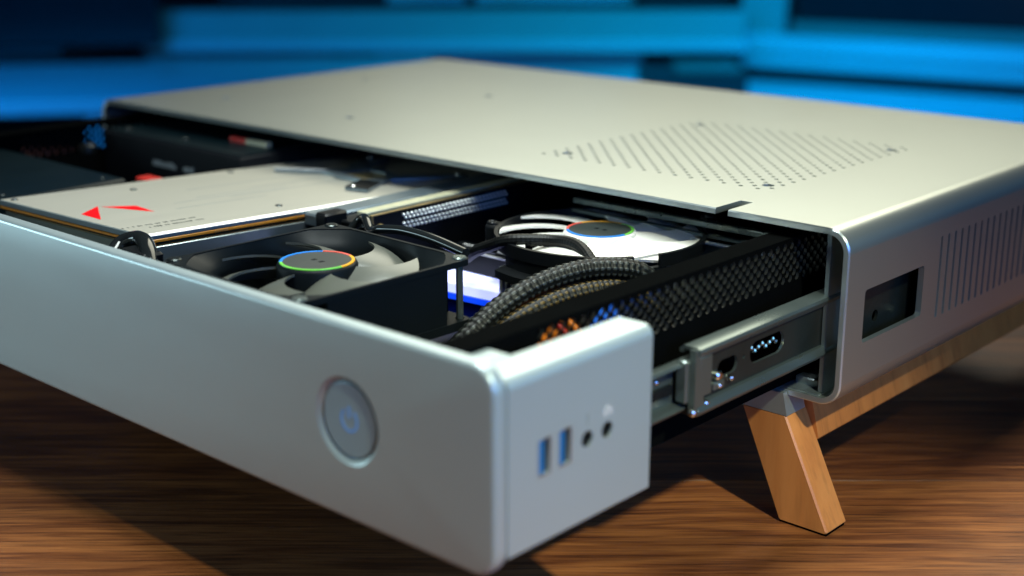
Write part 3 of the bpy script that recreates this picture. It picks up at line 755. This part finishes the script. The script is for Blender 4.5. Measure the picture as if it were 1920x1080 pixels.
hub(kf, 14.6, 0, ((85, 165, M['rorange']), (165, 225, M['rred']), (-5, 85, M['rgreen']), (225, 355, M['rblue'])), M['hub'], hubm=M['white'], h=10)
ck = thing('processor_cooler', 'low finned metal heatsink under the white fan', 'heatsink', (-106.2, -5.3, 20))
for k in range(20):
    part('fin', Bm().box(-134+k*3, -133.3+k*3, -34, 28, 24, 35.5), M['fins'], ck)
part('heatsink_base', Bm().box(-130, -82, -28, 18, 17.5, 24, ch=.6), M['steeld'], ck)

# ================================================================== MOTHERBOARD
mb = thing('motherboard', 'black motherboard on the drawer floor under the cooler, mostly in shadow', 'motherboard', (-118, 0, 10))
part('circuit_board', Bm().box(-203, -36, -86, 84, 10, 11.8), M['pcb'], mb)
random.seed(5)
for k in range(26):
    x = random.uniform(-90, -40); y = random.uniform(-82, -30)
    if k % 3: part('capacitor', Bm().disc((x, y, 11.8), 2.6, 0, 7.5, 12, ch=.5), M['steeld'], mb)
    else: part('chip', Bm().box(x-3, x+3, y-3, y+3, 11.8, 13.2, ch=.2), M['blacks'], mb)
for k in range(4):
    part('choke', Bm().box(-70+k*9, -63+k*9, -28, -21, 11.8, 18.5, ch=.6), M['steeld'], mb)
g = Bm().prism([(-173, -37), (-160, -37.5), (-133.5, -35), (-144, -14), (-148, -9), (-176, -12)], 20, 25, ch=.3)
part('lit_cover', g, M['glow'], mb, label='glowing lavender white cover plate')
g = Bm().prism([(-174, -38.2), (-160, -38.7), (-132.2, -36.0), (-143, -13.5), (-147, -8), (-177, -11)], 18.6, 21); part('fringe_glow', g, M['glowrim'], mb)
part('lit_tab', Bm().box(-147, -136, -12, -7, 25.5, 27), M['glow'], mb)
for k, (y0, zt) in enumerate(((-19.5, 34), (-12.0, 34))):
    ram = thing('memory_module', ('black memory stick standing in the front slot beside the lit cover', 'black memory stick in the slot just behind the first one')[k], 'memory module', (-160, y0, 12), group='memory sticks')
    part('module_board', Bm().box(-182+k*4, -141+k*0, y0, y0+1.4, 12, zt-1), M['pcb'], ram)
    part('heat_spreader', Bm().box(-182+k*4, -140, y0-1.2, y0+2.6, 16, zt, ch=.5), M['blacks'], ram)
    part('edge_highlight', Bm().box(-178+k*4, -142, y0-1.35, y0-.3, zt-.6, zt+.1), M['chamf'], ram)  # pale strip stands in for the thin highlight along the stick
    part('slot_latch', Bm().box(-140, -136.5, y0-1.5, y0+3, 14, zt-3.5, ch=.5), M['blacks'], ram)

# ================================================================== RISER
ri = thing('riser_card', 'upright riser board with four rows of bright solder pins facing the cooler', 'riser card', (-187, 0, 12))
part('circuit_board', Bm().box(-187.6, -186, -54, 60, 12, 51), M['pcb'], ri)
part('gold_edge', Bm().box(-187.4, -185.7, -53.8, 60, 51, 51.35).box(-186.4, -185.6, -54.3, -53.6, 44.5, 51.3), M['gold'], ri)
part('gold_screw', Bm().disc((-185.9, -50, 45.8), 1.7, 0, 1.2, 12, 'x', ch=.4), M['gold'], ri)
b = Bm()
for r in range(4):
    zz = (49.0, 47.5, 45.3, 43.6)[r]
    for i in range(28):
        y = -36.5+i*2.3+(1.1 if r % 2 else 0)
        b.lathe((-186, y, zz), [(.001, 1.1), (.4, .95), (.66, .5), (.7, 0)], 7, 'x')
o = part('solder_pins', b, M['solder'], ri); o['kind'] = 'stuff'
b = Bm().box(-201, -188, -62, 60, 36, 49.5, ch=.6); part('slot_housing', b, M['blacks'], ri)
part('ivory_slot', Bm().box(-197.5, -191.5, -52, 58, 49.5, 51.4, ch=.3), M['beige'], ri)
part('slot_latch', Bm().box(-203, -196, -70, -58, 34, 53, ch=.8), M['blacks'], ri)
part('cover_strip', Bm().box(-215, -203, -66, 60, 45, 50.5, ch=.8), M['backs'], ri)

# ================================================================== PSU, enclosure
ps = thing('power_supply', 'matt black power supply box with small grey print at the back left of the drawer', 'power supply', (-378, 20, 8))
part('housing', Bm().box(-440, -318, -20, 70, 8, 53.5, ch=.8), M['psu'], ps)
part('top_cover', Bm().box(-438, -320, -18, 68, 53.5, 54.4), M['tealbox'], ps)
for x, y in ((-428, -12), (-378, -10)): part('screw', Bm().disc((x, y, 54.4), 2.3, 0, .9, 12, ch=.3), M['steeld'], ps)
b = Bm()
for x0, n_ in ((-393, 9), (-366, 4)):
    for k in range(n_):
        hh = random.choice((2.2, 2.8, 3.2)); b.box(x0+k*2.3, x0+k*2.3+1.5, -20.25, -20.0, 40.5, 40.5+hh)
o = part('grey_print', b, M['grey'], ps); o['kind'] = 'stuff'
for k in range(7):
    part('socket', Bm().box(-356+k*4.4, -352.4+k*4.4, 2, 6, 54.4, 57.2, ch=.4), M['wred'] if k < 3 else M['beige'], ps, label='pale pink plug end' if k < 3 else None)
fx = thing('flat_enclosure', 'flat dark teal metal box at the front left of the drawer beside the graphics card', 'enclosure', (-395, -115, 8))
part('housing', Bm().box(-454, -336, -166, -72, 8, 49, ch=1.2), M['tealbox'], fx)
for x, y in ((-345, -80), (-345, -130)): part('screw', Bm().disc((x, y, 49), 1.3, 0, .4, 10, ch=.2), M['steeld'], fx)
pl = thing('plug_row', 'row of pale blue white plug ends standing behind the graphics card', 'plug', (-325, 10, 30))
for k in range(6):
    part('plug', Bm().box(-341+k*1.6, -338.2+k*1.6, -10+k*5.2, -6.8+k*5.2, 30, 50.5+(k % 2)*.7, ch=.7), M['chamf'], pl)
for k, (x, y, z) in enumerate(((-447, -8, 52), (-443, -28, 46))):
    o = finish('thumb_screw', Bm().lathe((0, 0, 0), [(.001, 0), (4.2, 0), (4.4, 1), (4.2, 4), (2.5, 5), (.001, 5)], 18), M['steeld']); o.location = Vector((x, y, z-4))*S
    tagm(o, ('upper grey knurled screw beside the power supply', 'lower grey knurled screw beside the power supply')[k], 'screw', 'screws left of the power supply')
rc = finish('red_connector', Bm().box(-6, 6, -4, 4, 0, 5, ch=.6), M['wred']); rc.location = Vector((-333, -62, 43.5))*S
tagm(rc, 'small red connector between the flat enclosure and the graphics card', 'connector')

# ================================================================== CABLES
def braid(name, pts, r, label, light=M['braidl'], group=None, step=.4, n=40, k=60):
    P = catmull(pts, k); Q = [P[0]]; acc = 0
    for a, b2 in zip(P[:-1], P[1:]):
        acc += (b2-a).length
        if acc >= step: Q.append(b2); acc = 0
    o0 = Vector(pts[0]); bb = Bm(); m = len(Q)
    def fn(kk, i):
        th = 2*pi*i/n; u = kk*step/r*1.15
        return r*(1+.085*sin(5*th+u*5.2)*sin(5*th-u*5.2))
    st_ = bb.tube([q-o0 for q in Q], r, n, 0, fn)
    c = 0
    for kk in range(m-1):
        for i in range(n):
            th = 2*pi*(i+.5)/n; u = (kk+.5)*step/r*1.15
            s1 = sin(5*th+u*5.2)*sin(5*th-u*5.2)
            bb.mi[st_+c] = 1 if s1 > .30 else 0
            c += 1
    o = finish(name, bb, [M['braid'], light], ang=60); o.location = o0*S
    return tagm(o, label, 'cable', group)
G = 'braided power cables curving over the motherboard'
braid('braided_cable', [(-97, -108, 20), (-94, -94, 29), (-92, -80, 37), (-88, -64, 43), (-81, -50, 46.5), (-73, -39, 47), (-67, -29, 43.5), (-64, -22, 34), (-63, -18, 22)], 3.9,
      'thick grey and black braided cable, topmost of the bundle in front of the cooler fan', group=G)
braid('braided_cable', [(-90, -112, 17), (-88, -96, 25), (-85, -80, 33), (-80, -64, 38.5), (-73, -50, 41), (-66, -40, 40), (-60, -32, 34), (-58, -26, 22)], 3.4,
      'braided cable with yellow brown strands just under the topmost one', M['braidy'], G)
braid('braided_cable', [(-101, -100, 16), (-99, -88, 26), (-96, -76, 34), (-91, -60, 40), (-84, -46, 43), (-77, -36, 41), (-72, -28, 30)], 3.0,
      'thinner braided cable behind the topmost one, nearest the memory sticks', group=G)
braid('fan_lead', [(-152, -34, 36), (-143, -38, 41), (-131, -42, 46), (-120, -43, 50.2), (-107, -34, 50.6), (-95, -34, 51), (-85, -38, 48), (-77, -42, 42), (-72, -44, 30)], 2.3,
      'slim dark sleeved lead arching across the white fan blades', M['braid'])
cable('black_lead', [(-182, -78, 40), (-180, -70, 50), (-176, -68, 54.5), (-168, -73, 55.5), (-160, -78, 53.5), (-152, -80, 56), (-140, -80, 57.5), (-122, -82, 57.6), (-104, -84, 56)], 1.8, M['gloss'],
      'glossy black lead snaking along the back edge of the case fan')
cable('black_lead', [(-184, -74, 40), (-181, -66, 48), (-174, -66, 51), (-164, -76, 52), (-150, -82, 50)], 1.5, M['gloss'],
      'short glossy black lead dipping behind the case fan corner')
for k, (dx, dz) in enumerate(((0, 0), (2.5, -2), (5, -5))):
    cable('thin_wire', [(-104+dx, -88, 30+dz), (-100+dx, -82, 33+dz), (-96+dx, -82, 31+dz), (-93+dx, -86, 26+dz), (-94+dx, -92, 21+dz)], .7, M['steeld'],
          ('uppermost thin grey wire looping out below the fan corner', 'middle thin grey wire below the fan corner', 'lowest thin grey wire below the fan corner')[k], 'wire', 'thin wires below the fan corner')
cable('red_wire', [(-98, -74, 24), (-92, -66, 29), (-86, -60, 30), (-80, -56, 24)], 1.5, M['wred'], 'red and orange wire under the braided cables', 'wire')
cable('orange_wire', [(-88, -66, 29.5), (-84, -61, 31), (-80, -57, 30), (-74, -54, 24)], 1.4, M['worange'], 'orange wire end poking out under the braided cables', 'wire')
cable('blue_wire', [(-74, -56, 20), (-73, -50, 28), (-70, -46, 34), (-66, -44, 30)], 1.3, M['wblue'], 'bright blue lit clip under the end of the braided cables', 'wire')
cable('orange_wire', [(-28, -136, 46), (-28, -131, 50), (-28, -126, 53), (-29, -120, 44)], 1.7, M['worange'], 'orange wire seen through the first holes of the perforated wall', 'wire')
cable('blue_wire', [(-28, -107, 44), (-28, -104, 48), (-28, -100, 52), (-29, -96, 55), (-34, -92, 50)], 2.0, M['wblue'], 'blue wire seen through the perforated wall', 'wire')
o = finish('white_sticker', Bm().box(-7, 7, -3.5, 3.5, 0, .6, ch=.2), M['chamf']); o.location = Vector((-119, -162, 44))*S
o.rotation_euler = (radians(60), 0, 0)
tagm(o, 'small pale sticker on the front side of the case fan', 'sticker')

# ================================================================== ROOM BEHIND (blue lit, out of focus)
rm = (0, 0, -YAW)
def placed(name, boxes, label, cat, at, rot=0, group=None):
    t = thing(name, label, cat, at, (0, 0, -YAW+rot), group)
    for nm, m, bx in boxes: part(nm, Bm().box(*bx, ch=2.0), M[m], t, True)
    return t
fl = finish('floor', Bm().box(-4000, 4000, -1500, 5000, -10, 0), M['floorbg']); fl.location = room(0, 0, -800)*S; fl.rotation_euler = rm; fl['kind'] = 'structure'
wl = finish('wall', Bm().box(-4000, 4000, 0, 60, 0, 2600), M['wallbg']); wl.location = room(0, 3400, -800)*S; wl.rotation_euler = rm; wl['kind'] = 'structure'
placed('side_table', [('table_top', 'furn', (-620, 700, 0, 470, -22, 0)), ('leg', 'furn', (128, 180, 10, 60, -680, -22)), ('leg', 'furn', (-600, -540, 10, 60, -680, -22)), ('leg', 'furn', (620, 680, 10, 60, -680, -22)), ('back_panel', 'darkf', (-610, 690, 380, 400, -500, -22))],
       'long white side table with blue light on its top, left behind the case', 'table', room(-760, 2010, -120), radians(10))
placed('dark_display', [('panel', 'screen', (-500, 0, 0, 40, 0, 420)), ('stand_foot', 'darkf', (-330, -170, -60, 90, -12, 0))],
       'large dark screen standing behind the side table at the far left', 'screen', room(-655, 2590, -100), radians(6))
placed('low_cabinet', [('top_rail', 'furnt', (-700, 445, 0, 45, -113, -42)), ('ledge', 'furn', (-700, 445, -25, 0, -116, -96)), ('door', 'furn', (-258, 250, 15, 40, -680, -121)), ('door', 'darkf', (-345, -262, 15, 40, -680, -121)), ('door', 'furnt', (-700, -350, 15, 40, -680, -121)),
       ('door', 'darkf', (255, 445, 15, 40, -680, -121)), ('post', 'darkf', (-92, -70, 60, 90, -42, 300)), ('back_panel', 'darkf', (-600, -262, 200, 215, -42, 300)), ('back_panel', 'furn', (-255, 250, 200, 215, -42, 300)), ('back_panel', 'darkf', (255, 445, 150, 165, -42, 300))],
       'long low cabinet lit blue across the middle of the background', 'cabinet', room(0, 2650, 0))
placed('wall_desk', [('screen', 'screen', (120, 1100, 0, 20, -60, 320)), ('brown_board', 'brownf', (110, 1100, -8, 14, -87, -61)), ('upper_panel', 'furn', (0, 1100, -14, 14, -124, -88)), ('post', 'furnt', (0, 90, 10, 30, -88, 320)),
       ('lower_panel', 'furn', (0, 1100, -8, 14, -151, -126)), ('dark_plinth', 'darkf', (0, 1100, -12, 14, -176, -152)), ('table_top', 'furn', (-150, 1300, -900, -13, -200, -178)), ('leg', 'furnt', (-120, -60, -880, -820, -640, -200)), ('leg', 'furnt', (1200, 1260, -880, -820, -640, -200))],
       'white desk with stepped blue lit back panels at the right behind the case', 'desk', room(442, 2720, 0), radians(-30))
placed('storage_box', [('box', 'darkf', (0, 190, 0, 120, -600, 0)), ('lid', 'brownf', (60, 180, 4, 100, 0, 10))],
       'dark box with small brown lid in front of the low cabinet', 'box', room(235, 2480, -138))
